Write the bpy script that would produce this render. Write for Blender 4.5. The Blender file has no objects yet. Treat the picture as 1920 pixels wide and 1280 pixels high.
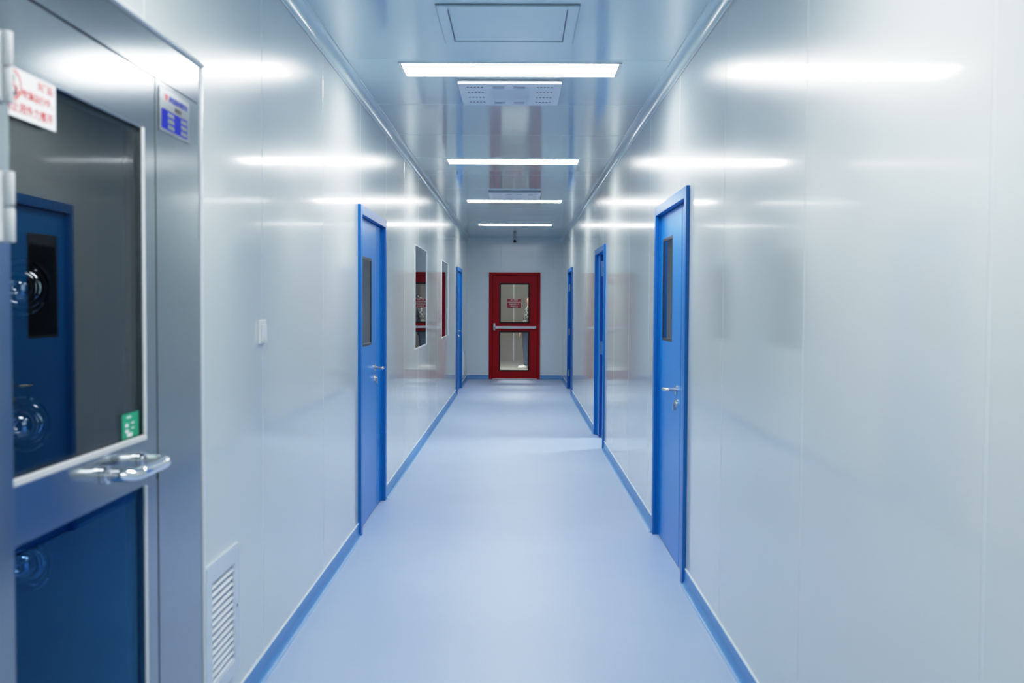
import bpy, bmesh, math, random
from mathutils import Vector, Matrix
random.seed(4)
C = bpy.context.scene.collection
PI = math.pi
# ------------------------------------------------------------------ dimensions (metres; camera stands at the origin, looking along +Y)
XL, XR, HC, D = -1.0016, 0.8923, 2.8025, 19.77
CAMH = 1.4659
Y0 = -6.0                      # near end of the corridor, behind the camera

# ------------------------------------------------------------------ materials
def new_mat(name):
    m = bpy.data.materials.new(name); m.use_nodes = True
    nt = m.node_tree
    return m, nt, nt.nodes['Principled BSDF'], nt.nodes['Material Output']

def setp(b, **k):
    for n, v in k.items():
        b.inputs[n.replace('_', ' ')].default_value = v

def basic(name, col, rough=.5, metal=0., spec=.5, noise=0., nscale=20., coat=0., coatr=.1):
    m, nt, b, o = new_mat(name)
    c = (*col, 1)
    setp(b, Base_Color=c, Roughness=rough, Metallic=metal)
    b.inputs['Specular IOR Level'].default_value = spec
    b.inputs['Coat Weight'].default_value = coat
    b.inputs['Coat Roughness'].default_value = coatr
    tc = nt.nodes.new('ShaderNodeTexCoord'); nz = nt.nodes.new('ShaderNodeTexNoise')
    nz.inputs['Scale'].default_value = nscale; nz.inputs['Detail'].default_value = 3
    nt.links.new(tc.outputs['Object'], nz.inputs['Vector'])
    mx = nt.nodes.new('ShaderNodeMix'); mx.data_type = 'RGBA'
    mx.inputs['A'].default_value = (*[v * (1 - noise) for v in col], 1)
    mx.inputs['B'].default_value = (*[min(1, v * (1 + noise)) for v in col], 1)
    nt.links.new(nz.outputs['Fac'], mx.inputs['Factor'])
    nt.links.new(mx.outputs['Result'], b.inputs['Base Color'])
    return m

def panel_mat(name, col, axis_scale, rough=.3, coatr=.07, coat=.6, bump=.0006, spec=.4):
    """colour coated sandwich panel: satin lacquer, faint roll-forming ripple"""
    m, nt, b, o = new_mat(name)
    setp(b, Base_Color=(*col, 1), Roughness=rough)
    b.inputs['Specular IOR Level'].default_value = spec
    b.inputs['Coat Weight'].default_value = coat
    b.inputs['Coat Roughness'].default_value = coatr
    tc = nt.nodes.new('ShaderNodeTexCoord'); mp = nt.nodes.new('ShaderNodeMapping')
    mp.inputs['Scale'].default_value = axis_scale
    nz = nt.nodes.new('ShaderNodeTexNoise'); nz.inputs['Scale'].default_value = 1; nz.inputs['Detail'].default_value = 2
    bp = nt.nodes.new('ShaderNodeBump'); bp.inputs['Strength'].default_value = 1; bp.inputs['Distance'].default_value = bump
    nt.links.new(tc.outputs['Object'], mp.inputs['Vector']); nt.links.new(mp.outputs[0], nz.inputs['Vector'])
    nt.links.new(nz.outputs['Fac'], bp.inputs['Height'])
    nt.links.new(bp.outputs[0], b.inputs['Normal']); nt.links.new(bp.outputs[0], b.inputs['Coat Normal'])
    return m

def glass_mat(name, tint, gain=1.0, gloss=(.95, .97, 1)):
    m, nt, b, o = new_mat(name)
    nt.nodes.remove(b)
    lw = nt.nodes.new('ShaderNodeLayerWeight'); lw.inputs['Blend'].default_value = .5
    fr = nt.nodes.new('ShaderNodeMath'); fr.operation = 'POWER'; fr.inputs[1].default_value = 5      # Schlick, alike from both sides
    nt.links.new(lw.outputs['Facing'], fr.inputs[0])
    mu = nt.nodes.new('ShaderNodeMath'); mu.operation = 'MULTIPLY_ADD'; mu.inputs[1].default_value = .96 * gain; mu.inputs[2].default_value = .04 * gain; mu.use_clamp = True
    tr = nt.nodes.new('ShaderNodeBsdfTransparent'); tr.inputs[0].default_value = (*tint, 1)
    gl = nt.nodes.new('ShaderNodeBsdfGlossy'); gl.inputs['Roughness'].default_value = .0
    gl.inputs['Color'].default_value = (*gloss, 1)
    mx = nt.nodes.new('ShaderNodeMixShader')
    nt.links.new(fr.outputs[0], mu.inputs[0]); nt.links.new(mu.outputs[0], mx.inputs[0])
    nt.links.new(tr.outputs[0], mx.inputs[1]); nt.links.new(gl.outputs[0], mx.inputs[2])
    nt.links.new(mx.outputs[0], o.inputs['Surface'])
    return m

def emit_mat(name, col, s):
    m, nt, b, o = new_mat(name)
    setp(b, Base_Color=(.8, .8, .8, 1))
    b.inputs['Emission Color'].default_value = (*col, 1); b.inputs['Emission Strength'].default_value = s
    return m

M = {}
M['wall'] = panel_mat('wall_panel_lacquer', (.60, .655, .65), (1, 11, .3), .26, .07, .75, .00009, .15)
M['farwall'] = panel_mat('end_wall_lacquer', (.60, .70, .76), (9, 1, .35), .3, .12, .5, .0001)
M['ceil'] = panel_mat('ceiling_panel_lacquer', (.51, .67, .73), (6, .35, 1), .25, .075, 1.0, .00005)
M['alu'] = basic('white_aluminium_trim', (.62, .66, .70), .25, 0, .6, .03)
M['bead'] = basic('sealant_and_seam_glint', (.72, .8, .88), .4)
M['skirt'] = basic('blue_vinyl_skirting', (.06, .25, .56), .33, 0, .5, .05, 60)
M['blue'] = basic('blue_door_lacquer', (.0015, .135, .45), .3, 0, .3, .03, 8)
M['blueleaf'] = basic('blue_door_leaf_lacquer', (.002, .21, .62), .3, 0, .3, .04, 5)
M['red'] = basic('dark_red_door_lacquer', (.33, .004, .011), .45, 0, .12, .05, 8)
M['black'] = basic('black_rubber', (.006, .006, .007), .5, 0, .25)
M['brown'] = basic('dark_window_bead', (.02, .019, .019), .4)
M['steel'] = basic('stainless_steel', (.32, .36, .39), .15, 1, .5, .05, 30)
M['chrome'] = basic('polished_chrome', (.80, .81, .83), .07, 1, .5, .01)
M['satin'] = basic('satin_nickel', (.66, .65, .62), .2, 1, .5, .02)
M['grey'] = basic('grey_aluminium', (.50, .52, .56), .32, .3, .5, .02)
M['gasket'] = basic('pale_gasket', (.55, .57, .58), .5)
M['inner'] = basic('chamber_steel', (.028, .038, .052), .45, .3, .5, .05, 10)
M['white'] = basic('white_plastic', (.72, .75, .76), .35)
M['ventw'] = basic('white_powder_coat', (.60, .66, .74), .4)
M['joint'] = basic('shadow_joint', (.10, .15, .19), .6)
M['blueshade'] = basic('blue_edge_in_shade', (.0008, .05, .27), .4, 0, .3)  # door blue darkened, shade on the door edges put into the colour
M['ventclip'] = basic('grey_clip', (.36, .42, .52), .4)
M['signw'] = basic('white_sign_vinyl', (.80, .82, .84), .4)
M['signr'] = basic('red_print', (.65, .03, .03), .5)
M['signred'] = basic('red_sign_board', (.36, .006, .012), .45)
M['ink'] = basic('black_print', (.02, .02, .025), .5)
M['txtw'] = basic('white_print', (.85, .85, .85), .5)
M['plate'] = basic('nameplate_metal', (.24, .27, .30), .22, .95)
M['plateblue'] = basic('blue_print', (.02, .035, .40), .8, 0, .1)
M['green'] = basic('green_sticker_vinyl', (.0, .33, .16), .45)
M['glass'] = glass_mat('clear_glass', (.88, .90, .90))
M['glassdark'] = glass_mat('dim_room_glass', (.55, .58, .58), 1.1)
M['glassupper'] = glass_mat('door_glass', (.85, .88, .90), .75, (.88, .95, 1))
M['glasslower'] = glass_mat('door_glass_blue_reflection', (.45, .65, .85), .9, (.22, .62, 1))  # blue reflection in the lower pane, put into its gloss and tint
M['led'] = emit_mat('led_diffuser', (1.0, .972, .935), 38)
M['ledoff'] = M['led']
M['beige'] = basic('beige_wall', (.30, .265, .22), .5, 0, .5, .12, 1.5)
M['greyfloor'] = basic('grey_tile_floor', (.45, .45, .43), .3, 0, .5, .05, 4)
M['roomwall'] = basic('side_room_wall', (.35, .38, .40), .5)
M['hole'] = basic('dark_hole', (.03, .04, .06), .7)

def floor_mat():
    m, nt, b, o = new_mat('blue_vinyl_floor')
    tc = nt.nodes.new('ShaderNodeTexCoord')
    n1 = nt.nodes.new('ShaderNodeTexNoise'); n1.inputs['Scale'].default_value = 160; n1.inputs['Detail'].default_value = 4
    n2 = nt.nodes.new('ShaderNodeTexNoise'); n2.inputs['Scale'].default_value = 1.3; n2.inputs['Detail'].default_value = 3
    nt.links.new(tc.outputs['Object'], n1.inputs['Vector']); nt.links.new(tc.outputs['Object'], n2.inputs['Vector'])
    ad = nt.nodes.new('ShaderNodeMath'); ad.operation = 'ADD'
    ml = nt.nodes.new('ShaderNodeMath'); ml.operation = 'MULTIPLY'; ml.inputs[1].default_value = .5
    nt.links.new(n1.outputs['Fac'], ad.inputs[0]); nt.links.new(n2.outputs['Fac'], ad.inputs[1])
    nt.links.new(ad.outputs[0], ml.inputs[0])
    r = nt.nodes.new('ShaderNodeValToRGB')
    r.color_ramp.elements[0].position = .3; r.color_ramp.elements[0].color = (.345, .455, .655, 1)
    r.color_ramp.elements[1].position = .7; r.color_ramp.elements[1].color = (.405, .515, .72, 1)
    nt.links.new(ml.outputs[0], r.inputs[0]); nt.links.new(r.outputs[0], b.inputs['Base Color'])
    b.inputs['Roughness'].default_value = .42
    bp = nt.nodes.new('ShaderNodeBump'); bp.inputs['Strength'].default_value = .15; bp.inputs['Distance'].default_value = .0008
    nt.links.new(n1.outputs['Fac'], bp.inputs['Height']); nt.links.new(bp.outputs[0], b.inputs['Normal'])
    return m
M['floor'] = floor_mat()

def plaid_mat():
    m, nt, b, o = new_mat('plaid_shirt_cloth')
    tc = nt.nodes.new('ShaderNodeTexCoord')
    ch = nt.nodes.new('ShaderNodeTexChecker'); ch.inputs['Scale'].default_value = 22
    ch.inputs['Color1'].default_value = (.008, .010, .014, 1); ch.inputs['Color2'].default_value = (.22, .22, .21, 1)
    nz = nt.nodes.new('ShaderNodeTexNoise'); nz.inputs['Scale'].default_value = 14
    mx = nt.nodes.new('ShaderNodeMix'); mx.data_type = 'RGBA'; mx.blend_type = 'MULTIPLY'; mx.inputs['Factor'].default_value = .8
    nt.links.new(tc.outputs['Object'], ch.inputs['Vector']); nt.links.new(tc.outputs['Object'], nz.inputs['Vector'])
    nt.links.new(ch.outputs['Color'], mx.inputs['A']); nt.links.new(nz.outputs['Fac'], mx.inputs['B'])
    nt.links.new(mx.outputs['Result'], b.inputs['Base Color']); b.inputs['Roughness'].default_value = .8
    return m
M['plaid'] = plaid_mat()
M['jeans'] = basic('blue_denim', (.025, .04, .08), .8, 0, .3, .2, 40)
M['shoe'] = basic('white_canvas', (.75, .75, .74), .6)
M['skin'] = basic('skin', (.36, .21, .15), .5, 0, .4, .06, 12)
M['hair'] = basic('black_hair', (.012, .010, .009), .45)

# ------------------------------------------------------------------ helpers
def obj(name, bm, mat, parent=None, smooth=False, kind=None):
    org = Vector((0, 0, 0)); p = parent
    while p is not None:
        org += Vector(p.location); p = p.parent
    bmesh.ops.translate(bm, verts=bm.verts, vec=-org)
    bmesh.ops.recalc_face_normals(bm, faces=bm.faces) if not getattr(bm, 'keepn', False) else None
    me = bpy.data.meshes.new(name); bm.to_mesh(me); bm.free()
    for mm in (mat if isinstance(mat, (list, tuple)) else [mat]): me.materials.append(mm)
    if smooth:
        for f in me.polygons: f.use_smooth = True
        if smooth == 'auto':
            try: me.set_sharp_from_angle(angle=math.radians(35))
            except Exception: pass
    o = bpy.data.objects.new(name, me); C.objects.link(o)
    if parent is not None: o.parent = parent
    if kind: o['kind'] = kind
    return o

def tag(o, label=None, cat=None, group=None, kind=None):
    if label: o['label'] = label
    if cat: o['category'] = cat
    if group: o['group'] = group
    if kind: o['kind'] = kind
    return o

def empty(name, loc, label, cat, group=None, kind=None):
    o = bpy.data.objects.new(name, None); C.objects.link(o)
    o.location = loc; o.empty_display_size = .1
    return tag(o, label, cat, group, kind)

def copy_tree(o, parent=None):
    c = o.copy(); C.objects.link(c)
    if parent is not None: c.parent = parent
    for ch in [x for x in bpy.data.objects if x.parent == o]: copy_tree(ch, c)
    return c

def box(bm, x0, x1, y0, y1, z0, z1, bev=0., seg=2, mi=0):
    x0, x1 = sorted((x0, x1)); y0, y1 = sorted((y0, y1)); z0, z1 = sorted((z0, z1))
    vs = [bm.verts.new((x, y, z)) for x in (x0, x1) for y in (y0, y1) for z in (z0, z1)]
    fs = []
    for q in ((0, 1, 3, 2), (4, 6, 7, 5), (0, 4, 5, 1), (2, 3, 7, 6), (0, 2, 6, 4), (1, 5, 7, 3)):
        f = bm.faces.new([vs[i] for i in q]); f.material_index = mi; fs.append(f)
    if bev > 0:
        es = list({e for f in fs for e in f.edges})
        bmesh.ops.bevel(bm, geom=es, offset=bev, segments=seg, profile=.6, affect='EDGES')

def S(s, d):                       # d metres into the side wall (negative: into the corridor)
    return (XR if s > 0 else XL) + s * d
def sbox(bm, s, d0, d1, y0, y1, z0, z1, bev=0., seg=2, mi=0):
    box(bm, S(s, d0), S(s, d1), y0, y1, z0, z1, bev, seg, mi)

def frame_of(d):
    d = d.normalized(); a = Vector((0, 0, 1)) if abs(d.z) < .9 else Vector((1, 0, 0))
    u = d.cross(a).normalized(); return u, d.cross(u).normalized()

def tube(bm, pts, r, n=14, cap=True):
    pts = [Vector(p) for p in pts]; rs = r if isinstance(r, (list, tuple)) else [r] * len(pts)
    rings = []; u = None
    for i, p in enumerate(pts):
        t = (pts[min(i + 1, len(pts) - 1)] - pts[max(i - 1, 0)]).normalized()
        if u is None: u, v = frame_of(t)
        else:
            u = (u - t * u.dot(t)).normalized(); v = t.cross(u)
        rings.append([bm.verts.new(p + u * math.cos(2 * PI * k / n) * rs[i] + v * math.sin(2 * PI * k / n) * rs[i]) for k in range(n)])
    for a, b in zip(rings, rings[1:]):
        for k in range(n): bm.faces.new((a[k], a[(k + 1) % n], b[(k + 1) % n], b[k]))
    if cap:
        bm.faces.new(rings[0][::-1]); bm.faces.new(rings[-1])

def bend(pts, r, n=6):
    """round the inner corners of a polyline"""
    pts = [Vector(p) for p in pts]; out = [pts[0]]
    for a, b, c in zip(pts, pts[1:], pts[2:]):
        p0 = b + (a - b).normalized() * r; p1 = b + (c - b).normalized() * r
        for i in range(n + 1):
            t = i / n; out.append(p0 * (1 - t) ** 2 + b * 2 * t * (1 - t) + p1 * t * t)
    out.append(pts[-1]); return out

def lathe(bm, c, axis, prof, n=32):
    """prof: list of (distance along axis, radius)"""
    c = Vector(c); a = Vector(axis).normalized(); u, v = frame_of(a); rings = []
    for h, r in prof:
        if r < 1e-6: rings.append([bm.verts.new(c + a * h)])
        else: rings.append([bm.verts.new(c + a * h + (u * math.cos(2 * PI * k / n) + v * math.sin(2 * PI * k / n)) * r) for k in range(n)])
    for p, q in zip(rings, rings[1:]):
        for k in range(n):
            k2 = (k + 1) % n
            if len(p) == 1 and len(q) == 1: continue
            if len(p) == 1: bm.faces.new((p[0], q[k2], q[k]))
            elif len(q) == 1: bm.faces.new((p[k], p[k2], q[0]))
            else: bm.faces.new((p[k], p[k2], q[k2], q[k]))

def extrude_profile(bm, prof, along, lo, hi, P, mats=None, closed=True, caps=True):
    """prof: 2D points; P(a, b, t) -> world point"""
    r0 = [bm.verts.new(P(a, b, lo)) for a, b in prof]; r1 = [bm.verts.new(P(a, b, hi)) for a, b in prof]
    n = len(prof)
    for i in range(n if closed else n - 1):
        f = bm.faces.new((r0[i], r0[(i + 1) % n], r1[(i + 1) % n], r1[i]))
        if mats: f.material_index = mats[i]
    if caps and closed:
        bm.faces.new(r0[::-1]); bm.faces.new(r1)

def slab(bm, P, us, vs, holes, d0, d1, groove=None):
    """a panel in (u,v) with rectangular holes; front at depth d0 (+groove(u)), back at d1. us/vs get the hole borders added."""
    us = sorted(set([round(u, 5) for u in us] + [round(h[i], 5) for h in holes for i in (0, 1)]))
    vs = sorted(set([round(v, 5) for v in vs] + [round(h[i], 5) for h in holes for i in (2, 3)]))
    g = groove or (lambda u: 0)
    F = {}; B = {}
    def fv(i, j):
        if (i, j) not in F: F[i, j] = bm.verts.new(P(d0 + g(us[i]), us[i], vs[j]))
        return F[i, j]
    def bv(i, j):
        if (i, j) not in B: B[i, j] = bm.verts.new(P(d1, us[i], vs[j]))
        return B[i, j]
    def inside(i, j):
        if i < 0 or j < 0 or i >= len(us) - 1 or j >= len(vs) - 1: return True
        u = (us[i] + us[i + 1]) / 2; v = (vs[j] + vs[j + 1]) / 2
        return any(h[0] < u < h[1] and h[2] < v < h[3] for h in holes)
    for i in range(len(us) - 1):
        for j in range(len(vs) - 1):
            if inside(i, j): continue
            f_ = bm.faces.new((fv(i, j), fv(i + 1, j), fv(i + 1, j + 1), fv(i, j + 1)))
            if g(us[i]) > 0 and g(us[i + 1]) > 0: f_.material_index = 1
            bm.faces.new((bv(i, j), bv(i, j + 1), bv(i + 1, j + 1), bv(i + 1, j)))
            if inside(i - 1, j): bm.faces.new((fv(i, j), fv(i, j + 1), bv(i, j + 1), bv(i, j)))
            if inside(i + 1, j): bm.faces.new((fv(i + 1, j), bv(i + 1, j), bv(i + 1, j + 1), fv(i + 1, j + 1)))
            if inside(i, j - 1): bm.faces.new((fv(i, j), bv(i, j), bv(i + 1, j), fv(i + 1, j)))
            if inside(i, j + 1): bm.faces.new((fv(i, j + 1), fv(i + 1, j + 1), bv(i + 1, j + 1), bv(i, j + 1)))

def ring_frame(bm, P, u0, u1, v0, v1, w, d0, d1, wb=None, wt=None):
    """rectangular frame: outer (u0..u1, v0..v1), bar width w"""
    wb = w if wb is None else wb; wt = w if wt is None else wt
    slab(bm, P, [u0, u1], [v0, v1], [(u0 + w, u1 - w, v0 + wb, v1 - wt)], d0, d1)

def PS(s): return lambda d, u, v: (S(s, d), u, v)        # side wall
def PF(d, u, v): return (u, D + d, v)                     # far wall
def PC(d, u, v): return (u, v, HC + d)                    # ceiling (d up)

def text(name, body, size, mat, parent, org, right, up, align='CENTER', wscale=1., kind=None):
    cu = bpy.data.curves.new(name, 'FONT'); cu.body = body; cu.size = size; cu.align_x = align; cu.align_y = 'CENTER'
    cu.extrude = .0003; cu.resolution_u = 2; cu.offset = size * .005
    to = bpy.data.objects.new('tmp', cu); C.objects.link(to)
    dg = bpy.context.evaluated_depsgraph_get()
    me = bpy.data.meshes.new_from_object(to.evaluated_get(dg))
    bpy.data.objects.remove(to); bpy.data.curves.remove(cu)
    r = Vector(right); u = Vector(up); n = r.cross(u); o3 = Vector(org)
    off = Vector((0, 0, 0)); p = parent
    while p is not None: off += Vector(p.location); p = p.parent
    for v in me.vertices: v.co = o3 + r * v.co.x * wscale + u * v.co.y + n * v.co.z - off
    me.materials.clear(); me.materials.append(mat); me.name = name
    o = bpy.data.objects.new(name, me); C.objects.link(o); o.parent = parent
    return o
def B(): return bmesh.new()

# ------------------------------------------------------------------ setting: floor, ceiling, walls
bm = B(); box(bm, -4, 4, Y0, D + .1, -.1, 0)
tag(obj('floor', bm, M['floor']), 'pale blue speckled vinyl corridor floor', 'floor', kind='structure')
seamsC = [5.485 + 1.2 * k for k in range(-9, 13)]
def groove_fn(seams, w=.0045, dp=.0012):
    pts = {}
    for s_ in seams:
        for o_, d_ in ((-w, 0), (-.0018, dp), (.0018, dp), (w, 0)): pts[round(s_ + o_, 5)] = d_
    return list(pts), (lambda u: pts.get(round(u, 5), 0))
gu, gf = groove_fn(seamsC, .004, .002)
bm = B(); slab(bm, lambda d, u, v: (v, u, HC + d), [Y0, D + .1] + gu, [-4, 4], [], 0, .08, gf)
tag(obj('ceiling', bm, [M['ceil'], M['ceil']]), 'glossy pale blue-grey panelled ceiling of the corridor', 'ceiling', kind='structure')

# openings: (y0, y1, z0, z1)
VENTS = [3.147, 18.432]
DOORS_L = [(6.24, 7.46), (16.25, 17.6)]
DOORS_R = [(5.205, 6.415), (10.15, 11.375), (16.25, 17.6)]
ZT = 2.095
WINS = [(9.70, 10.98), (13.09, 14.33)]; WZ0, WZ1 = 1.025, 2.058
holesL = [(a + .03, b - .03, -.01, ZT - .03) for a, b in DOORS_L] + [(a + .012, b - .012, WZ0 + .012, WZ1 - .012) for a, b in WINS] + [(1.30, 3.05, -.01, 2.15)] + [(a + .05, a + .325, .205, .56) for a in VENTS]
holesR = [(a + .03, b - .03, -.01, ZT - .03) for a, b in DOORS_R]
TW = .05
for s, holes, off, nm, lab in ((-1, holesL, 3.905, 'wall_left', 'long left corridor wall of glossy pale grey panels'),
                               (1, holesR, 3.115, 'wall_right', 'long right corridor wall of glossy pale grey panels')):
    seams = [off + 1.222 * k for k in range(-8, 14)]
    seams = [q for q in seams if Y0 + .1 < q < D - .1 and not any(abs(q - h[i]) < .012 for h in holes for i in (0, 1))]
    gu, gf = groove_fn(seams)
    bm = B(); slab(bm, PS(s), [Y0, D] + gu, [0, HC], holes, 0, TW, gf)
    tag(obj(nm, bm, [M['wall'], M['bead']]), lab, 'wall', kind='structure')  # pale seam faces paint the glint of the panel edges
gu, gf = groove_fn([-.342, .62], .005)
bm = B(); slab(bm, PF, [-4, 4] + gu, [0, HC], [(-.545, .42, -.01, 2.09)], 0, .1, gf)
tag(obj('wall_far', bm, [M['farwall'], M['farwall']]), 'grey panelled end wall around the red door', 'wall', kind='structure')
bm = B(); box(bm, -4, 4, Y0 - .1, Y0, 0, HC)
tag(obj('wall_near', bm, M['wall']), 'near end wall of the corridor, behind the camera', 'wall', kind='structure')
# plain side rooms behind the partitions
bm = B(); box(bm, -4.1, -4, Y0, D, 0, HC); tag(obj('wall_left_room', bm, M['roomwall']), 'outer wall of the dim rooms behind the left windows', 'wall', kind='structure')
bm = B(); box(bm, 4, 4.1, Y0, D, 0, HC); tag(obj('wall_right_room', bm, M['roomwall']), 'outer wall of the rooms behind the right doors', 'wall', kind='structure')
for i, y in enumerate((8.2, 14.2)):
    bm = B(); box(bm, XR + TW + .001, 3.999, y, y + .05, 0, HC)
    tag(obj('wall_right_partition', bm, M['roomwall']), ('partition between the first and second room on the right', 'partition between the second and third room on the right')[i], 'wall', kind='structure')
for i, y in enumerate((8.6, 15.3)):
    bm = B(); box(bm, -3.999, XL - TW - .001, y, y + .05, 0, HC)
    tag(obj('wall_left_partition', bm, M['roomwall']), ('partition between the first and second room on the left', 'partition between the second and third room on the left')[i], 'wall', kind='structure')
# vestibule beyond the red door
bm = B(); box(bm, -2.2, 2.2, D + .1, 27, -.1, 0); tag(obj('floor_beyond', bm, M['greyfloor']), 'light grey floor seen through the red door glass', 'floor', kind='structure')
bm = B(); gu, gf = groove_fn([-.108], .016, -.006)
slab(bm, lambda d, u, v: (u, 26.45 + d, v), [-2.2, 2.2] + gu, [0, HC], [], 0, .1, gf)
tag(obj('wall_beyond', bm, M['beige']), 'beige wall seen through the red door glass', 'wall', kind='structure')
bm = B(); box(bm, -.122, -.094, 26.435, 26.45, 0, 2.6, .003)
tag(obj('trim_5', bm, M['white']), 'pale vertical joint strip on the beige wall beyond the red door', 'trim', kind='structure')
bm = B(); box(bm, -2.3, -2.2, D + .1, 26.5, 0, HC); tag(obj('wall_beyond_left', bm, M['beige']), 'left wall of the space beyond the red door', 'wall', kind='structure')
bm = B(); box(bm, 2.2, 2.3, D + .1, 26.5, 0, HC); tag(obj('wall_beyond_right', bm, M['beige']), 'right wall of the space beyond the red door', 'wall', kind='structure')
bm = B(); box(bm, -2.3, 2.3, D + .1, 26.6, HC, HC + .08); tag(obj('ceiling_beyond', bm, M['ceil']), 'ceiling of the space beyond the red door', 'ceiling', kind='structure')

# baseboards with a cove foot and a pale sealant line
def base_prof():
    p = [(0, .0), (0, .088), (-.004, .088), (-.0055, .0845), (-.006, .082)]
    m = [0, 1, 1, 1]
    for i in range(9):
        a = i / 8 * PI / 2; p.append((-.006 - .030 * (1 - math.cos(a)), .031 - .030 * math.sin(a) + .0005))
    p.append((-.044, .0005)); p.append((-.044, .0))
    return p
bp_ = base_prof(); bmats = [0, 1, 1, 1] + [0] * (len(bp_) - 8) + [2, 2, 2, 2]
for s, gaps, nm, lab in ((-1, [(1.25, 3.10)] + DOORS_L, 'baseboard_left', 'blue coved skirting along the left wall'), (1, DOORS_R, 'baseboard_right', 'blue coved skirting along the right wall')):
    ys = [Y0 + .01] + [q for g_ in gaps for q in g_] + [D - .001]
    bm = B()
    for a, b in zip(ys[::2], ys[1::2]):
        extrude_profile(bm, bp_, 'y', a + .001, b - .001, lambda d, z, t, s=s: (S(s, d), t, z), bmats)
    tag(obj(nm, bm, [M['skirt'], M['bead'], M['floor']], smooth='auto'), lab, 'baseboard', kind='structure')
bm = B()
for a, b in ((XL + .012, -.574), (.448, XR - .012)):
    extrude_profile(bm, bp_, 'x', a, b, lambda d, z, t: (t, D + d, z), bmats)
tag(obj('baseboard_far', bm, [M['skirt'], M['bead'], M['floor']], smooth='auto'), 'blue skirting on the end wall either side of the red door', 'baseboard', kind='structure')
# ceiling coving
cp = [(0, HC), (0, HC - .062), (-.004, HC - .064), (-.007, HC - .060)]
for i in range(9):
    a = i / 8 * PI / 2; cp.append((-.007 - .048 * (1 - math.cos(a)), HC - .058 + .052 * math.sin(a)))
cp += [(-.060, HC - .006), (-.062, HC - .003), (-.062, HC)]
for s, nm, lab in ((-1, 'trim_1', 'rounded ceiling coving along the left wall'), (1, 'trim_2', 'rounded ceiling coving along the right wall')):
    bm = B(); extrude_profile(bm, cp, 'y', Y0 + .01, D - .001, lambda d, z, t, s=s: (S(s, d), t, z), [0, 1, 1] + [0] * (len(cp) - 3))
    tag(obj(nm, bm, [M['ceil'], M['alu']], smooth='auto'), lab, 'trim', kind='structure')
bm = B(); extrude_profile(bm, cp, 'x', XL + .065, XR - .065, lambda d, z, t: (t, D + d, z))
tag(obj('trim_3', bm, M['ceil'], smooth='auto'), 'rounded ceiling coving along the end wall', 'trim', kind='structure')

# ------------------------------------------------------------------ blue doors
def lever(bm, s, y, z, ydir, d):
    """lever handle: rose, neck and return-to-door grip; d is the leaf surface depth"""
    lathe(bm, (S(s, d), y, z), (-s, 0, 0), [(0, 0), (0, .026), (.007, .026), (.009, .022), (.009, .011), (.045, .0105)], 20)
    pts = bend([(S(s, d - .03), y, z), (S(s, d - .062), y, z), (S(s, d - .062), y + ydir * .115, z - .004)], .018)
    tube(bm, pts, [.0105] * (len(pts) - 1) + [.0085], 12)
def leaf_window(leaf, s, w, d):
    y0, y1, z0, z1 = w
    bm = B(); ring_frame(bm, PS(s), y0 - .008, y1 + .008, z0 - .008, z1 + .008, .016, d - .001, d + .012)
    obj('window_bead', bm, M['brown'], leaf)
    bm = B(); sbox(bm, s, d + .003, d + .007, y0, y1, z0, z1)
    obj('pane', bm, M['glassdark'], leaf)
DP = .016                                      # leaf face lies this far behind the wall plane
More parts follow.
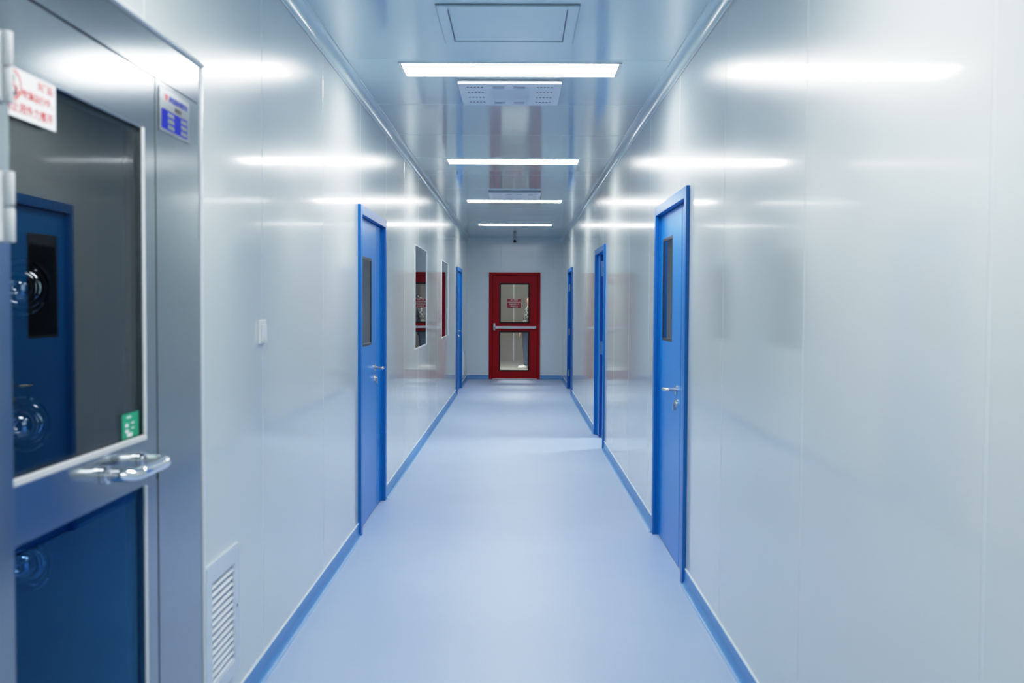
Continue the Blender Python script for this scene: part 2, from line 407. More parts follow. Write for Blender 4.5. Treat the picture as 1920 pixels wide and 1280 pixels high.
def blue_door(n, s, y0, y1, label, main, side, win, hy, hz, lz, hdir, opened=False, edge_hw=False):
    r = empty(f'door_{n}', (S(s, 0), (y0 + y1) / 2, 0), label, 'door', kind='structure')
    bm = B()                                   # casing: head and two posts in one frame with its stop
    for a, b, c, d_ in ((y0, y0 + .06, 0, ZT), (y1 - .06, y1, 0, ZT)): sbox(bm, s, -.02, -.0005, a, b, c + .001, d_, .002, 1)
    sbox(bm, s, -.02, -.0005, y0 + .06, y1 - .06, ZT - .06, ZT, .002, 1)
    for a, b in ((y0 + .034, y0 + .06), (y1 - .06, y1 - .034)): sbox(bm, s, -.0005, .05, a, b, .001, ZT - .034)
    sbox(bm, s, -.0005, .05, y0 + .06, y1 - .06, ZT - .06, ZT - .034)
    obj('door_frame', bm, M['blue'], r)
    ztl = ZT - .064
    a0, a1 = side                              # narrow fixed leaf
    if a1 > a0:
        bm = B(); sbox(bm, s, DP, DP + .042, a0, a1, .008, ztl, .002, 1)
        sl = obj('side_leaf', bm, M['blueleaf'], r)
        if edge_hw:                            # painted shade strip, then bolt and strike plates on the free edge of the fixed leaf
            ye = a0
            bm = B(); sbox(bm, s, DP + .001, DP + .041, ye - .0016, ye - .0001, .009, ztl - .001); obj('edge_shade', bm, M['blueshade'], sl)
            ye -= .0017
            for zz0, zz1 in ((1.79, 1.96), (.93, 1.07)):
                bm = B(); sbox(bm, s, DP + .010, DP + .032, ye - .003, ye - .0002, zz0, zz1, .001, 1)
                lathe(bm, (S(s, DP + .021), ye - .003, zz0 + .03), (0, -1, 0), [(0, .007), (.004, .006), (.004, 0)], 12)
                lathe(bm, (S(s, DP + .021), ye - .003, zz1 - .03), (0, -1, 0), [(0, .007), (.004, .006), (.004, 0)], 12)
                obj('strike_plate', bm, M['satin'], sl)
    b0, b1 = main
    if not opened:
        bm = B(); slab(bm, PS(s), [b0, b1], [.008, ztl], [win] if win else [], DP, DP + .042)
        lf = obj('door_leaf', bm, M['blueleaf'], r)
        if win: leaf_window(lf, s, win, DP)
        bm = B(); lever(bm, s, hy, hz, hdir, DP); obj('lever_handle', bm, M['satin'], lf, smooth='auto')
        bm = B(); lathe(bm, (S(s, DP), hy, lz), (-s, 0, 0), [(0, 0), (0, .026), (.008, .025), (.010, .010), (.022, .009), (.022, 0)], 20)
        sbox(bm, s, DP - .022, DP - .004, hy - .005, hy + .005, lz - .04, lz - .005, .002, 1)
        obj('lock_cylinder', bm, M['satin'], lf, smooth='auto')
    else:                                      # swung 90 degrees into the room, hinged on the near jamb
        w = b1 - b0; yl = b0 + .004
        def PL(d, u, v): return (S(s, DP + .05 + u), yl + d, v)
        wn = (.25, .65, 1.25, 1.88)
        bm = B(); slab(bm, PL, [0, w], [.008, ztl], [wn], 0, .042)
        lf = obj('door_leaf', bm, M['blueleaf'], r)
        bm = B(); ring_frame(bm, PL, wn[0] - .02, wn[1] + .02, wn[2] - .02, wn[3] + .02, .028, -.004, .046); obj('window_bead', bm, M['brown'], lf)
        bm = B(); slab(bm, PL, [wn[0], wn[1]], [wn[2], wn[3]], [], .018, .024); obj('pane', bm, M['glassdark'], lf)
        bm = B()
        xh = S(s, DP + .05 + w - .07)
        lathe(bm, (xh, yl + .042, 1.0), (0, 1, 0), [(0, 0), (0, .026), (.008, .025), (.009, .011), (.045, .0105)], 20)
        tube(bm, bend([(xh, yl + .07, 1.0), (xh, yl + .104, 1.0), (xh - s * .115, yl + .104, .996)], .018), .0105, 12)
        obj('lever_handle', bm, M['satin'], lf, smooth='auto')
        if not edge_hw:
            bm = B(); sbox(bm, s, .001, .05, y1 - .0618, y1 - .0601, .002, ZT - .066); obj('edge_shade', bm, M['blueshade'], r)                        # shade painted on the far post, then its hinge-side plates
            for zz0, zz1 in ((1.72, 1.84), (.95, 1.06), (.22, .34)):
                bm = B(); sbox(bm, s, .004, .03, y1 - .0646, y1 - .0619, zz0, zz1, .001, 1); obj('strike_plate', bm, M['satin'], r)
    return r
blue_door(2, -1, *DOORS_L[0], 'blue double-leaf door on the left wall, nearest of the two left blue doors, with a narrow dark window', (6.302, 7.182), (7.204, 7.398), (6.50, 6.915, 1.195, 1.775), 7.07, 1.02, .945, -1)
blue_door(3, -1, *DOORS_L[1], 'blue door far down the left wall, just before the red end door', (16.312, 17.25), (17.254, 17.538), (16.5, 16.95, 1.2, 1.85), 17.1, 1.02, .94, -1)
blue_door(4, 1, *DOORS_R[0], 'closed blue door on the right wall nearest the camera, with lever handle and window', (5.543, 6.353), (5.267, 5.530), (5.875, 6.25, 1.262, 1.875), 5.665, .99, .912, 1)
blue_door(5, 1, *DOORS_R[1], 'half-open blue door in the middle of the right wall, with plates on the leaf edge', (10.212, 11.02), (11.03, 11.313), None, 0, 0, 0, 1, True, True)
blue_door(6, 1, *DOORS_R[2], 'open blue door farthest down the right wall, near the end wall', (16.312, 17.53), (0, 0), None, 0, 0, 0, 1, True, False)

# ------------------------------------------------------------------ corridor windows in the left wall
for i, (a, b) in enumerate(WINS):
    w = empty(f'window_{i+1}', (XL, (a + b) / 2, WZ0), ('near fixed window in the left wall, mirroring the red door sign', 'far fixed window in the left wall, pale grey reflection')[i], 'window', kind='structure')
    bm = B(); ring_frame(bm, PS(-1), a, b, WZ0, WZ1, .013, -.004, .03); obj('window_frame', bm, M['alu'], w)
    bm = B(); ring_frame(bm, PS(-1), a + .014, b - .014, WZ0 + .014, WZ1 - .014, .025, .006, .03); obj('window_bead', bm, M['black'], w)
    bm = B(); sbox(bm, -1, .0035, .0055, a + .014, b - .014, WZ0 + .014, WZ1 - .014); obj('pane', bm, M['glassdark'], w)

# ------------------------------------------------------------------ red end door
r = empty('door_7', (-.063, D, 0), 'dark red glazed fire door in the end wall with a silver push bar', 'door', kind='structure')
bm = B()
for a, b, c, d_ in ((-.572, -.507, .001, 2.118), (.396, .446, .001, 2.118), (-.507, .396, 2.057, 2.118)): box(bm, a, b, D - .02, D - .0005, c, d_, .002, 1)
for a, b, c, d_ in ((-.535, -.507, .001, 2.085), (.396, .415, .001, 2.085), (-.507, .396, 2.057, 2.085)): box(bm, a, b, D - .0005, D + .07, c, d_)
for a, b, c, d_ in ((-.507, -.475, .001, 2.057), (.365, .396, .001, 2.057), (-.475, .365, 2.03, 2.057)): box(bm, a, b, D + .047, D + .07, c, d_)
obj('door_frame', bm, M['red'], r)
G1 = (-.339, .213, 1.136, 1.882); G2 = (-.345, .211, .181, .930)
bm = B(); slab(bm, PF, [-.499, .388], [.012, 2.048], [(g[0] - .012, g[1] + .012, g[2] - .012, g[3] + .012) for g in (G1, G2)], .0, .045)
lf = obj('door_leaf', bm, M['red'], r)
for g in (G1, G2):
    bm = B(); ring_frame(bm, PF, g[0] - .026, g[1] + .024, g[2] - .026, g[3] + .026, .029, -.006, .02); obj('window_bead', bm, M['black'], lf)
    bm = B(); box(bm, g[0] - .01, g[1] + .01, D + .022, D + .028, g[2] - .01, g[3] + .01); obj('pane', bm, M['glass'], lf)
bm = B(); box(bm, -.445, .355, D - .062, D - .022, 1.004, 1.050, .004); box(bm, .05, .056, D - .0635, D - .03, 1.003, 1.051)
pb = obj('push_bar', bm, M['grey'], r)
bm = B(); box(bm, -.484, -.445, D - .07, D - .0005, .965, 1.062, .004); box(bm, .33, .37, D - .055, D - .0005, 1.0, 1.054, .004); obj('bar_bracket', bm, M['plate'], pb)
bm = B(); box(bm, -.481, -.448, D - .06, D - .004, 1.064, 1.112, .004); obj('latch_case', bm, M['white'], pb)
bm = B(); box(bm, -.495, .39, D - .012, D - .001, .0015, .0105); obj('threshold_strip', bm, M['alu'], r)
bm = B(); box(bm, -.221, .076, D + .018, D + .0215, 1.406, 1.600); sg = obj('door_sign', bm, M['signred'], r); sg['label'] = 'small red notice board with white lettering on the upper glass'
bm = B(); ring_frame(bm, PF, -.219, .074, 1.408, 1.598, .0035, .0172, .0179); obj('sign_border', bm, M['txtw'], sg)
for ln, sz, z in (('此门常闭', .036, 1.571), ('消防疏散通道请勿占用', .0265, 1.526), ('非紧急情况下', .034, 1.481), ('严禁开启', .036, 1.436)):
    text('lettering', ln, sz, M['txtw'], sg, (-.0725, D + .0175, z), (1, 0, 0), (0, 0, 1))

# ------------------------------------------------------------------ stainless steel glazed door on the near left
def at_y(y): return y
r = empty('door_1', (XL, 2.3, 0), 'stainless steel glazed door at the left edge with a chrome pull handle', 'door', kind='structure')
FP = -.018
bm = B()
sbox(bm, -1, FP, .04, 2.714, 3.088, .001, 2.0765, .001, 1)
sbox(bm, -1, FP, .04, .9, 3.088, 2.0785, 2.192, .001, 1)
sbox(bm, -1, .0, .04, 2.70, 2.714, .001, 2.0765)
obj('door_frame', bm, M['steel'], r)
bm = B()
sbox(bm, -1, -.062, .04, .9, 1.845, .001, 2.35, .003, 2)
obj('hinge_jamb', bm, M['steel'], r)
bm = B()                                         # bright half-round trim over the frame and down its far edge
tp = [(0, 2.193), (-.022, 2.193), (-.028, 2.196), (-.030, 2.201), (-.026, 2.207), (-.016, 2.210), (0, 2.210)]
extrude_profile(bm, tp, 'y', .9, 3.106, lambda d, z, t: (S(-1, d), t, z))
sbox(bm, -1, -.024, 0, 3.089, 3.104, .001, 2.192, .003, 2)
obj('edge_trim', bm, M['alu'], r, smooth='auto')
GU = (1.905, 2.603, 1.122, 1.925); GL = (1.905, 2.603, .13, .985)
bm = B(); slab(bm, PS(-1), [1.850, 2.706], [.012, 2.073], [GU, GL], FP + .001, .03)
lf = obj('door_leaf', bm, M['steel'], r)
for nm, g in (('upper', GU), ('lower', GL)):
    bm = B()                                     # pale gasket on the sides (and sill of the upper pane), steel bead elsewhere
    for ya, yb in ((g[0] - .014, g[0] + .002), (g[1] - .002, g[1] + .014)): sbox(bm, -1, FP - .006, FP + .0005, ya, yb, g[2], g[3], .002, 1)
    if nm == 'upper': sbox(bm, -1, FP - .006, FP + .0005, g[0] - .014, g[1] + .014, g[2] - .016, g[2] - .0005, .002, 1)
    obj('gasket', bm, M['gasket'], lf)
    bm = B()
    for za in ((g[3] - .004,) if nm == 'upper' else (g[2] - .008,)): sbox(bm, -1, FP - .004, FP + .0005, g[0] - .014, g[1] + .014, za, za + .012, .002, 1)
    obj('glazing_bead', bm, M['steel'], lf)
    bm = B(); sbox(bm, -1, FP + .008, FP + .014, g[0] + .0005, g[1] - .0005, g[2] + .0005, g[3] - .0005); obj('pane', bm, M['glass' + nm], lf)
bm = B()
zb = 1.058
hp = bend([(S(-1, FP), 2.345, zb), (S(-1, FP - .078), 2.345, zb), (S(-1, FP - .078), 2.575, zb), (S(-1, FP), 2.575, zb)], .045, 8)
tube(bm, hp, .0155, 16)
hd = obj('pull_handle', bm, M['chrome'], lf, smooth='auto')
for y in (2.345, 2.575):
    bm = B(); lathe(bm, (S(-1, FP), y, zb), (1, 0, 0), [(0, .0155), (0, .021), (.014, .021), (.015, .0157)], 20); obj('collar', bm, M['chrome'], hd, smooth='auto')
bm = B(); sbox(bm, -1, FP - .001, .01, 2.7065, 2.7135, .985, 1.035); obj('latch_slot', bm, M['black'], lf)
for z0 in (1.577, 1.83):                         # two-knuckle barrel hinges on the jamb edge
    bm = B()
    for k in (0, 1):
        a = z0 + k * .066
        lathe(bm, (S(-1, -.070), 1.822, a), (0, 0, 1), [(0, 0), (0, .010), (.002, .011), (.060, .011), (.062, .010), (.062, 0)], 16)
    sbox(bm, -1, -.066, -.0623, 1.76, 1.822, z0, z0 + .128, .001, 1)
    obj('hinge', bm, M['gasket'], r, smooth='auto')
# warning sticker on the upper glass
SX = S(-1, FP - .0035)
XU, YU = (0, 1, 0), (0, 0, 1)
bm = B(); box(bm, SX - .0015, SX, 1.885, 2.118, 1.828, 1.930)
sg = obj('warning_sticker', bm, M['signw'], lf); sg['label'] = 'white sticker with red lettering and a prohibition circle'
bm = B(); lathe(bm, (SX + .0006, 1.943, 1.890), (1, 0, 0), [(0, .029), (.0006, .029), (.0006, .0245), (0, .0245)], 36)
for k in range(1):
    c0 = Vector((SX + .0014, 1.943, 1.890)); d_ = Vector((0, .7, -.7)); e_ = Vector((0, .7, .7))
    q = [c0 + d_ * .027 * a + e_ * .0024 * b for a, b in ((-1, -1), (1, -1), (1, 1), (-1, 1))]
    bm.faces.new([bm.verts.new(p) for p in q])
obj('prohibition_ring', bm, M['signr'], sg)
bm = B()
box(bm, SX, SX + .0006, 1.936, 1.947, 1.887, 1.909, .0002, 1); box(bm, SX, SX + .0006, 1.947, 1.957, 1.879, 1.889, .0002, 1); box(bm, SX, SX + .0006, 1.936, 1.952, 1.868, 1.877, .0002, 1)
obj('pictogram', bm, M['ink'], sg)
for ln, sz, y, z, w in (('关门后', .021, 2.072, 1.906, 1.15), ('吹淋运行中，', .021, 2.047, 1.878, 1.15), ('禁止用外力推开', .024, 2.006, 1.847, 1.2)):
    text('lettering', ln, sz, M['signr'], sg, (SX + .0006, y, z), XU, YU, 'CENTER', w)
# metal nameplate on the frame
NX = S(-1, FP - .0008)
bm = B(); box(bm, NX - .0007, NX + .002, 2.735, 2.985, 1.940, 2.062, .001, 1)
npl = obj('nameplate', bm, M['plate'], r); npl['label'] = 'metal nameplate with a blue printed table'
NX += .0022
bm = B()
def rect(bm, x, y0, y1, z0, z1): bm.faces.new([bm.verts.new(p) for p in ((x, y0, z0), (x, y1, z0), (x, y1, z1), (x, y0, z1))])
ty0, ty1, tz0, tz1 = 2.748, 2.962, 1.950, 2.004
rect(bm, NX, ty0, ty1, tz0, tz1)
obj('printed_table', bm, M['plateblue'], npl)
bm = B()
for c in range(2):
    for k in range(3):
        ya = ty0 + .05 + c * .107; rect(bm, NX + .0003, ya, ya + .052, tz0 + .004 + k * .0168, tz0 + .016 + k * .0168)
obj('table_cells', bm, M['plate'], npl)
text('lettering', '净化设备有限公司', .019, M['plateblue'], npl, (NX, 2.885, 2.038), XU, YU, 'CENTER', 1.0)
text('lettering', '风淋室', .015, M['ink'], npl, (NX, 2.885, 2.016), XU, YU, 'CENTER', 1.3)
bm = B(); lathe(bm, (NX - .0004, 2.79, 2.040), (1, 0, 0), [(0, .010), (.0006, .010), (.0006, 0)], 20); obj('emblem', bm, M['signr'], npl)
# green sticker in the lower corner of the upper glass
GX = S(-1, FP + .0075)
bm = B(); box(bm, GX - .0004, GX + .0006, 2.482, 2.590, 1.123, 1.186)
gs = obj('green_sticker', bm, M['green'], lf); gs['label'] = 'green sticker with white print in the glass corner'
bm = B(); gx = GX + .0009
for cy, cz, w, h in ((2.525, 1.176, .030, .004), (2.512, 1.156, .020, .009), (2.55, 1.160, .020, .004), (2.512, 1.141, .022, .008), (2.55, 1.146, .020, .004), (2.53, 1.131, .034, .010)): rect(bm, gx, cy - w / 2, cy + w / 2, cz - h / 2, cz + h / 2)
obj('white_print', bm, M['txtw'], gs)
# steel chamber behind that door
bm = B()
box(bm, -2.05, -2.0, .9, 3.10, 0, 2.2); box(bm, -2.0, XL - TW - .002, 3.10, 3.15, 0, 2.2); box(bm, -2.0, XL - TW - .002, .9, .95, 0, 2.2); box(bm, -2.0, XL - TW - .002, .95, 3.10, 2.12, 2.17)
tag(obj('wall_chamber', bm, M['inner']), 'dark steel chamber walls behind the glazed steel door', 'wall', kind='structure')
def nozzle(z, label):
    n = empty('air_nozzle', (-1.545, 3.0995, z), label, 'nozzle', 'chrome air nozzles behind the steel door glass')
    bm = B(); lathe(bm, (-1.545, 3.0995, z), (0, -1, 0), [(0, .088), (.006, .088), (.012, .083), (.012, .074), (.004, .066), (.002, .05), (0, .045)], 40); obj('flange', bm, M['chrome'], n, smooth='auto')
    prof = [(.052 * math.sin(a) + .004, .052 * math.cos(a)) for a in [i / 10 * PI / 2 * .72 for i in range(11)]]
    prof += [(prof[-1][0] - .012, prof[-1][1] * .7), (prof[-1][0] - .02, .0)]
    bm = B(); lathe(bm, (-1.545, 3.0995, z), (0, -1, 0), [(0, .052)] + prof, 32); obj('ball', bm, M['chrome'], n, smooth='auto')
    return n
nz0 = nozzle(1.513, 'chrome round air nozzle behind the steel door glass, topmost of the column')
for z, lab in ((1.086, 'chrome round air nozzle behind the steel door glass, just above the pull handle rail'), (.645, 'chrome round air nozzle behind the lower steel door glass')):
    c = copy_tree(nz0); c.location.z = z; c['label'] = lab

# ------------------------------------------------------------------ ceiling fittings
def ceiling_light(y0, y1, label):
    t = empty('ceiling_light', (-.05, (y0 + y1) / 2, HC), label, 'ceiling light', 'long flat light panels across the ceiling')
    bm = B(); slab(bm, PC, [-.668, .568], [y0 - .018, y1 + .018], [(-.65, .55, y0, y1)], -.006, -.0005); obj('frame', bm, M['alu'], t)
    bm = B(); box(bm, -.65, .55, y0, y1, HC - .0062, HC - .0005); obj('diffuser', bm, M['led'], t)
    return t
LY = [(5.552, 5.843), (9.158, 9.45), (12.70, 12.99), (16.40, 16.69)]
l0 = ceiling_light(*LY[0], 'lit white ceiling panel nearest the camera, just in front of the first vent plate')
for (a, b), lab in zip(LY[1:] + [(1.95, 2.24), (-1.65, -1.36), (-5.2, -4.91)],
        ('lit white ceiling panel second from the camera, standing alone between the two vent plates', 'lit white ceiling panel touching the far vent plate',
         'lit white ceiling panel farthest away, before the red door', 'lit ceiling panel above the steel door, outside the view', 'lit ceiling panel just behind the camera', 'lit ceiling panel at the near end behind the camera')):
    c = copy_tree(l0); c.location.y = (a + b) / 2; c['label'] = lab

def ceiling_vent(x0, y0, label):
    t = empty('ceiling_vent', (x0 + .31, y0 + .32, HC), label, 'ceiling vent', 'perforated square plates in the ceiling')
    x1, y1 = x0 + .616, y0 + .64
    zt = HC - .028
    bm = B(); box(bm, x0, x1, y0, y1, zt, HC - .010, .003, 2); box(bm, x0 + .02, x1 - .02, y0 + .02, y1 - .02, HC - .010, HC - .0005)
    obj('plate', bm, M['ventw'], t)
    for bx in (x0 + .055, x1 - .055 - .085):       # one punched field at each end of the plate
        bm = B()
        for i in range(5):
            for j in range(4):
                lathe(bm, (bx + i * .0215, y0 + .09 + j * .145, zt), (0, 0, -1), [(0, .0068), (.0014, .0068), (.0014, 0)], 10)
        obj('perforations', bm, M['hole'], t)
    for k in range(2):
        for yy in (y0 + .07, y1 - .12):
            bm = B(); box(bm, x0 + .205 + k * .125, x0 + .275 + k * .125, yy, yy + .05, zt - .004, zt - .0003, .0015, 1)
            obj('clip', bm, M['ventclip'], t)
    bm = B()
    for k in range(30): box(bm, x0 + .19 + k * .008, x0 + .194 + k * .008, y0 + .17, y1 - .18, zt - .002, zt - .0003)
    obj('grille', bm, M['ventw'], t)
    return t
v0 = ceiling_vent(-.363, 5.945, 'white perforated vent plate in the ceiling behind the nearest light panel')
c = copy_tree(v0); c.location.y = 11.72 + .32; c.location.x += .01; c['label'] = 'white perforated vent plate far along the ceiling, in front of the third light panel'

h = empty('access_hatch', (-.052, 4.80, HC), 'pale square access hatch in the ceiling nearest the camera', 'ceiling hatch')
bm = B(); slab(bm, PC, [-.372, .268], [4.478, 5.127], [(-.325, .22, 4.525, 5.075)], -.010, -.0005); obj('frame', bm, M['ceil'], h)
bm = B(); slab(bm, PC, [-.376, .272], [4.474, 5.131], [(-.372, .268, 4.478, 5.127)], -.003, -.0005); slab(bm, PC, [-.325, .22], [4.525, 5.075], [(-.3205, .2155, 4.5295, 5.0705)], -.003, -.0005); obj('joint', bm, M['joint'], h)
bm = B(); box(bm, -.3205, .2155, 4.5295, 5.0705, HC - .006, HC - .0005, .001, 1); obj('hatch_panel', bm, M['ceil'], h)

# security camera hanging under the ceiling before the end wall
cx, cy = -.062, 19.52
k = empty('security_camera', (cx, cy, HC), 'small grey security camera hanging from the ceiling above the red door', 'security camera')
bm = B(); lathe(bm, (cx, cy + .04, HC - .0005), (0, 0, -1), [(0, 0), (0, .032), (.012, .030), (.014, .012), (.034, .011), (.034, 0)], 20); obj('mount', bm, M['grey'], k, smooth='auto')
bm = B(); box(bm, cx - .042, cx + .042, cy - .09, cy + .09, HC - .122, HC - .036, .012, 3); obj('housing', bm, M['grey'], k)
bm = B(); lathe(bm, (cx - .004, cy - .0895, HC - .088), (0, -1, 0), [(0, 0), (0, .029), (.010, .029), (.010, .023), (.004, .018), (.006, 0)], 24); obj('lens', bm, M['black'], k, smooth='auto')

# ------------------------------------------------------------------ wall fittings
sw = empty('light_switch', (XL, 3.885, 1.36), 'white rocker light switch on the left wall beside the steel door', 'light switch')
bm = B(); sbox(bm, -1, -.009, -.0004, 3.835, 3.927, 1.313, 1.405, .002, 2); obj('plate', bm, M['white'], sw)
bm = B(); sbox(bm, -1, -.016, -.0092, 3.851, 3.911, 1.322, 1.386, .002, 2); obj('rocker', bm, M['white'], sw)
def wall_vent(y0, label):
    y1, z0, z1 = y0 + .375, .163, .620
    t = empty('wall_vent', (XL, y0 + .19, z0), label, 'wall vent', 'white louvred return air grilles low on the left wall')
    iy0, iy1, iz0, iz1 = y0 + .062, y1 - .062, z0 + .05, z1 - .068
    bm = B(); slab(bm, PS(-1), [y0, y1], [z0, z1], [(iy0, iy1, iz0, iz1)], -.012, -.0005)
    bmesh.ops.bevel(bm, geom=[e for e in bm.edges if all(abs(v.co.x - S(-1, -.012)) < 1e-5 for v in e.verts)], offset=.004, segments=2, affect='EDGES')
    obj('frame', bm, M['ventw'], t)
    bm = B(); sbox(bm, -1, .030, .034, iy0 - .008, iy1 + .008, iz0 - .008, iz1 + .008); obj('backing', bm, M['hole'], t)
    bm = B(); n = 14; pz = (iz1 - iz0) / n
    for i in range(n):
        zc = iz0 + (i + .5) * pz
        pr = [(.016, zc + pz * .32), (.014, zc + pz * .44), (-.0105, zc - pz * .26), (-.0095, zc - pz * .40)]
        extrude_profile(bm, pr, 'y', iy0 + .001, iy1 - .001, lambda d, z, t_: (S(-1, d), t_, z))
    obj('louvres', bm, M['ventw'], t)
    bm = B(); lathe(bm, (S(-1, -.012), y1 - .03, .40), (1, 0, 0), [(0, .006), (.003, .005), (.003, 0)], 12); obj('catch', bm, M['plate'], t)
    return t
wv = wall_vent(3.147, 'white louvred grille low on the left wall right beside the steel door')
c = copy_tree(wv); c.location.y = 18.432 + .19; c['label'] = 'white louvred grille low on the left wall past the last blue door'

# ------------------------------------------------------------------ person behind the red door
def skin_obj(name, verts, edges, mat, parent, lv=2, root=0):
    org = Vector(parent.location) if parent else Vector((0, 0, 0))
    me = bpy.data.meshes.new(name); me.from_pydata([Vector(v[:3]) - org for v in verts], edges, []); me.materials.append(mat)
    o = bpy.data.objects.new(name, me); C.objects.link(o); o.parent = parent
    md = o.modifiers.new('Skin', 'SKIN'); md.use_smooth_shade = True
    if not me.skin_vertices: 
        bpy.context.view_layer.objects.active = o
    lay = me.skin_vertices[0] if me.skin_vertices else None
    if lay:
        for i, v in enumerate(verts):
            rr = v[3]; lay.data[i].radius = rr if isinstance(rr, tuple) else (rr, rr); lay.data[i].use_root = (i == root)
    sd = o.modifiers.new('Subdivision', 'SUBSURF'); sd.levels = lv; sd.render_levels = lv
    return o
def bake(o):
    dg = bpy.context.evaluated_depsgraph_get(); me = bpy.data.meshes.new_from_object(o.evaluated_get(dg))
    o.modifiers.clear(); o.data = me
    for f in me.polygons: f.use_smooth = True
PX, PY = .21, 23.1
def W(x, y, z, r): return (x, PY + y, z, r)
per = empty('person', (PX, PY, 0), 'person in a dark plaid shirt and jeans standing behind the red door glass', 'person')
V = [W(.225, 0, .92, .10), W(.225, 0, 1.10, .105), W(.245, 0, 1.28, .115), W(.265, 0, 1.40, .06), W(.28, 0, 1.46, .05), W(.285, 0, 1.53, .078), W(.282, 0, 1.60, .088), W(.285, 0, 1.655, .06)]
E_ = [(i, i + 1) for i in range(7)]
def chain(frm, pts):
    a = frm
    for p in pts:
        V.append(W(*p)); E_.append((a, len(V) - 1)); a = len(V) - 1
    return a
for sd in (-1, 1):
    k_ = chain(0, [(.20, sd * .09, .84, .088), (.185, sd * .095, .48, .058), (.195, sd * .095, .40, .056), (.20, sd * .095, .10, .038), (.17, sd * .095, .045, .036), (.06, sd * .10, .030, .03)])
    w_ = chain(2, [(.24, sd * .17, 1.36, .055), (.225, sd * .20, 1.30, .05), (.175, sd * .225, 1.07, .04), (.095, sd * .215, .885, .028), (.075, sd * .212, .84, .03)])
    for q in range(4):
        yy = sd * (.212 + (q - 1.5) * .017)
        chain(w_, [(.058, yy, .80, .0095), (.044, yy, .765, .009), (.04 + .004 * q, yy, .735 + (.012 if q in (0, 3) else 0), .008)])
    chain(w_, [(.05, sd * .19, .825, .0105), (.034, sd * .18, .795, .009)])
body = skin_obj('body', V, E_, M['skin'], per)
V2 = [W(.215, 0, .80, .125), W(.225, 0, .93, .125), W(.225, 0, 1.10, .13), W(.243, 0, 1.28, .135), W(.262, 0, 1.40, .075)]
E_ = [(i, i + 1) for i in range(4)]; V = V2
for sd in (-1, 1): chain(3, [(.24, sd * .17, 1.365, .075), (.225, sd * .20, 1.30, .072), (.175, sd * .225, 1.07, .064), (.10, sd * .217, .895, .055)])
shirt = skin_obj('plaid_shirt', V, E_, M['plaid'], per)
V = [W(.215, 0, .93, .11)]; E_ = []
for sd in (-1, 1): chain(0, [(.20, sd * .088, .82, .100), (.185, sd * .095, .47, .074), (.195, sd * .095, .38, .072), (.20, sd * .095, .10, .060), (.20, sd * .095, .075, .058)])
jeans = skin_obj('jeans', V, E_, M['jeans'], per)
bake_list = [body, shirt, jeans]
for sd in (-1, 1):
    V = [W(.232, sd * .098, .048, .042), W(.17, sd * .098, .048, .044), W(.08, sd * .10, .036, .036), W(.01, sd * .10, .032, .030)]; E_ = [(0, 1), (1, 2), (2, 3)]
    bake_list.append(skin_obj('shoe', V, E_, M['shoe'], per))
V = [W(.32, 0, 1.50, .06), W(.32, 0, 1.58, .085), W(.295, 0, 1.66, .085), W(.25, 0, 1.675, .055)]; E_ = [(0, 1), (1, 2), (2, 3)]
bake_list.append(skin_obj('hair', V, E_, M['hair'], per))
for sd in (-1, 1):
    bm = B(); bmesh.ops.create_uvsphere(bm, u_segments=12, v_segments=8, radius=.012, matrix=Matrix.Translation((.209, PY + sd * .03, 1.58)))
    obj('eye', bm, M['ink'], per, smooth=True)
bm = B(); tube(bm, [(.215, PY, 1.585), (.192, PY, 1.555), (.202, PY, 1.545)], [.006, .012, .009], 10); obj('nose', bm, M['skin'], per, smooth=True)
bm = B(); tube(bm, [(.22, PY - .022, 1.522), (.209, PY, 1.522), (.22, PY + .022, 1.522)], [.003, .006, .003], 8); obj('mouth', bm, M['signred'], per, smooth=True)
for o in bake_list: bake(o)

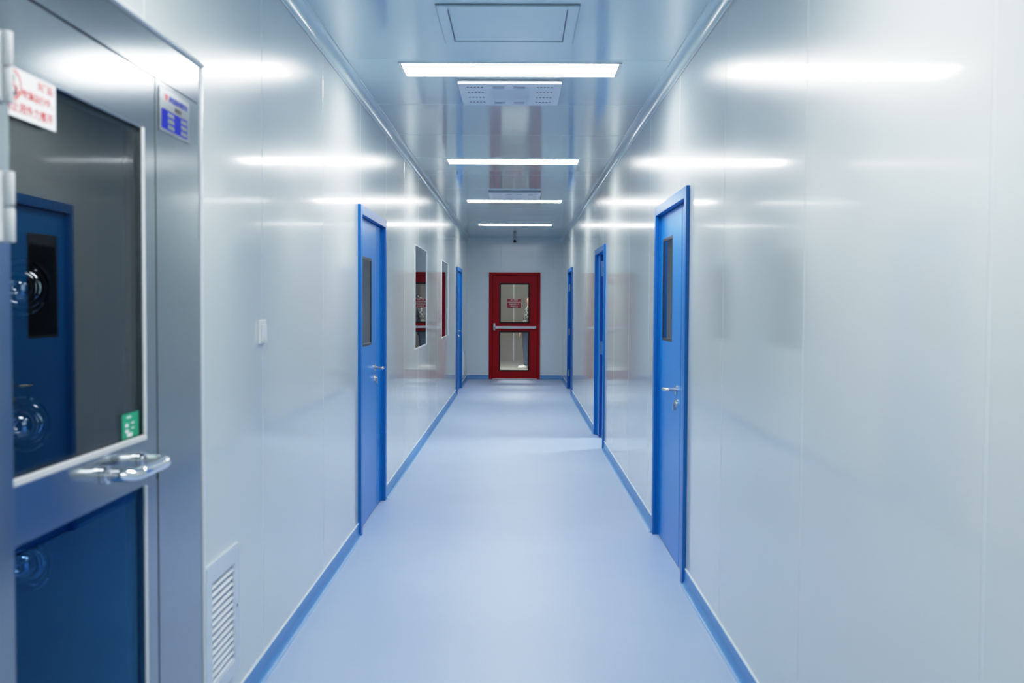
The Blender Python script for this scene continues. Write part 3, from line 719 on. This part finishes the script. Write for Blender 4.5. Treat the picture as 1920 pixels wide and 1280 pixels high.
# ------------------------------------------------------------------ lights that are not fittings in view
def area(name, loc, rot, sx, sy, p, col=(1, 1, 1)):
    l = bpy.data.lights.new(name, 'AREA'); l.shape = 'RECTANGLE'; l.size = sx; l.size_y = sy; l.energy = p; l.color = col
    o = bpy.data.objects.new(name, l); o.location = loc; o.rotation_euler = rot; C.objects.link(o); return o
area('room_lamp', (2.7, 11.15, HC - .03), (0, 0, 0), 1.2, .6, 90, (.95, .98, 1))
area('vestibule_lamp', (-.3, 22.0, HC - .03), (0, 0, 0), 1.2, .6, 150, (1, .97, .9))
area('chamber_fill', (-1.45, 2.3, 2.10), (0, 0, 0), .5, .12, 1.6, (.95, .98, 1))  # added weak fill that brings out the nozzles in the unlit chamber
wd = bpy.data.worlds.new('World'); bpy.context.scene.world = wd; wd.use_nodes = True
wd.node_tree.nodes['Background'].inputs[0].default_value = (.05, .06, .07, 1); wd.node_tree.nodes['Background'].inputs[1].default_value = .3

# ------------------------------------------------------------------ camera
cd = bpy.data.cameras.new('Camera'); cam = bpy.data.objects.new('Camera', cd); C.objects.link(cam)
cd.sensor_width = 36; cd.lens = 36 * 1867 / 1920; cd.clip_start = .05
p, y, ro = .036277, -.005605, .005135
F = Vector((math.sin(y) * math.cos(p), math.cos(y) * math.cos(p), -math.sin(p)))
Rt = Vector((math.cos(y), -math.sin(y), 0)); U = Rt.cross(F)
c_, s_ = math.cos(ro), math.sin(ro)
R2 = c_ * Rt + s_ * U; U2 = c_ * U - s_ * Rt
m = Matrix((R2, U2, -F)).transposed().to_4x4(); m.translation = (0, 0, CAMH); cam.matrix_world = m
cd.dof.use_dof = True; cd.dof.focus_distance = 11; cd.dof.aperture_fstop = 3.3
sc = bpy.context.scene; sc.camera = cam
sc.view_settings.view_transform = 'Standard'; sc.view_settings.look = 'None'; sc.view_settings.exposure = 0
# soft highlight shoulder, like the photograph's tone curve
vs = sc.view_settings; vs.use_curve_mapping = True
cm = vs.curve_mapping; cm.white_level = (2.0, 2.0, 2.0)
cv = cm.curves[3]
for x_, y_ in ((.10, .19), (.25, .485), (.375, .68), (.5, .81), (.7, .92)): cv.points.new(x_, y_)
cm.update()
sc.cycles.use_denoising = True
sc.cycles.max_bounces = 14; sc.cycles.diffuse_bounces = 6; sc.cycles.glossy_bounces = 8; sc.cycles.transparent_max_bounces = 12
sc.cycles.sample_clamp_indirect = 8
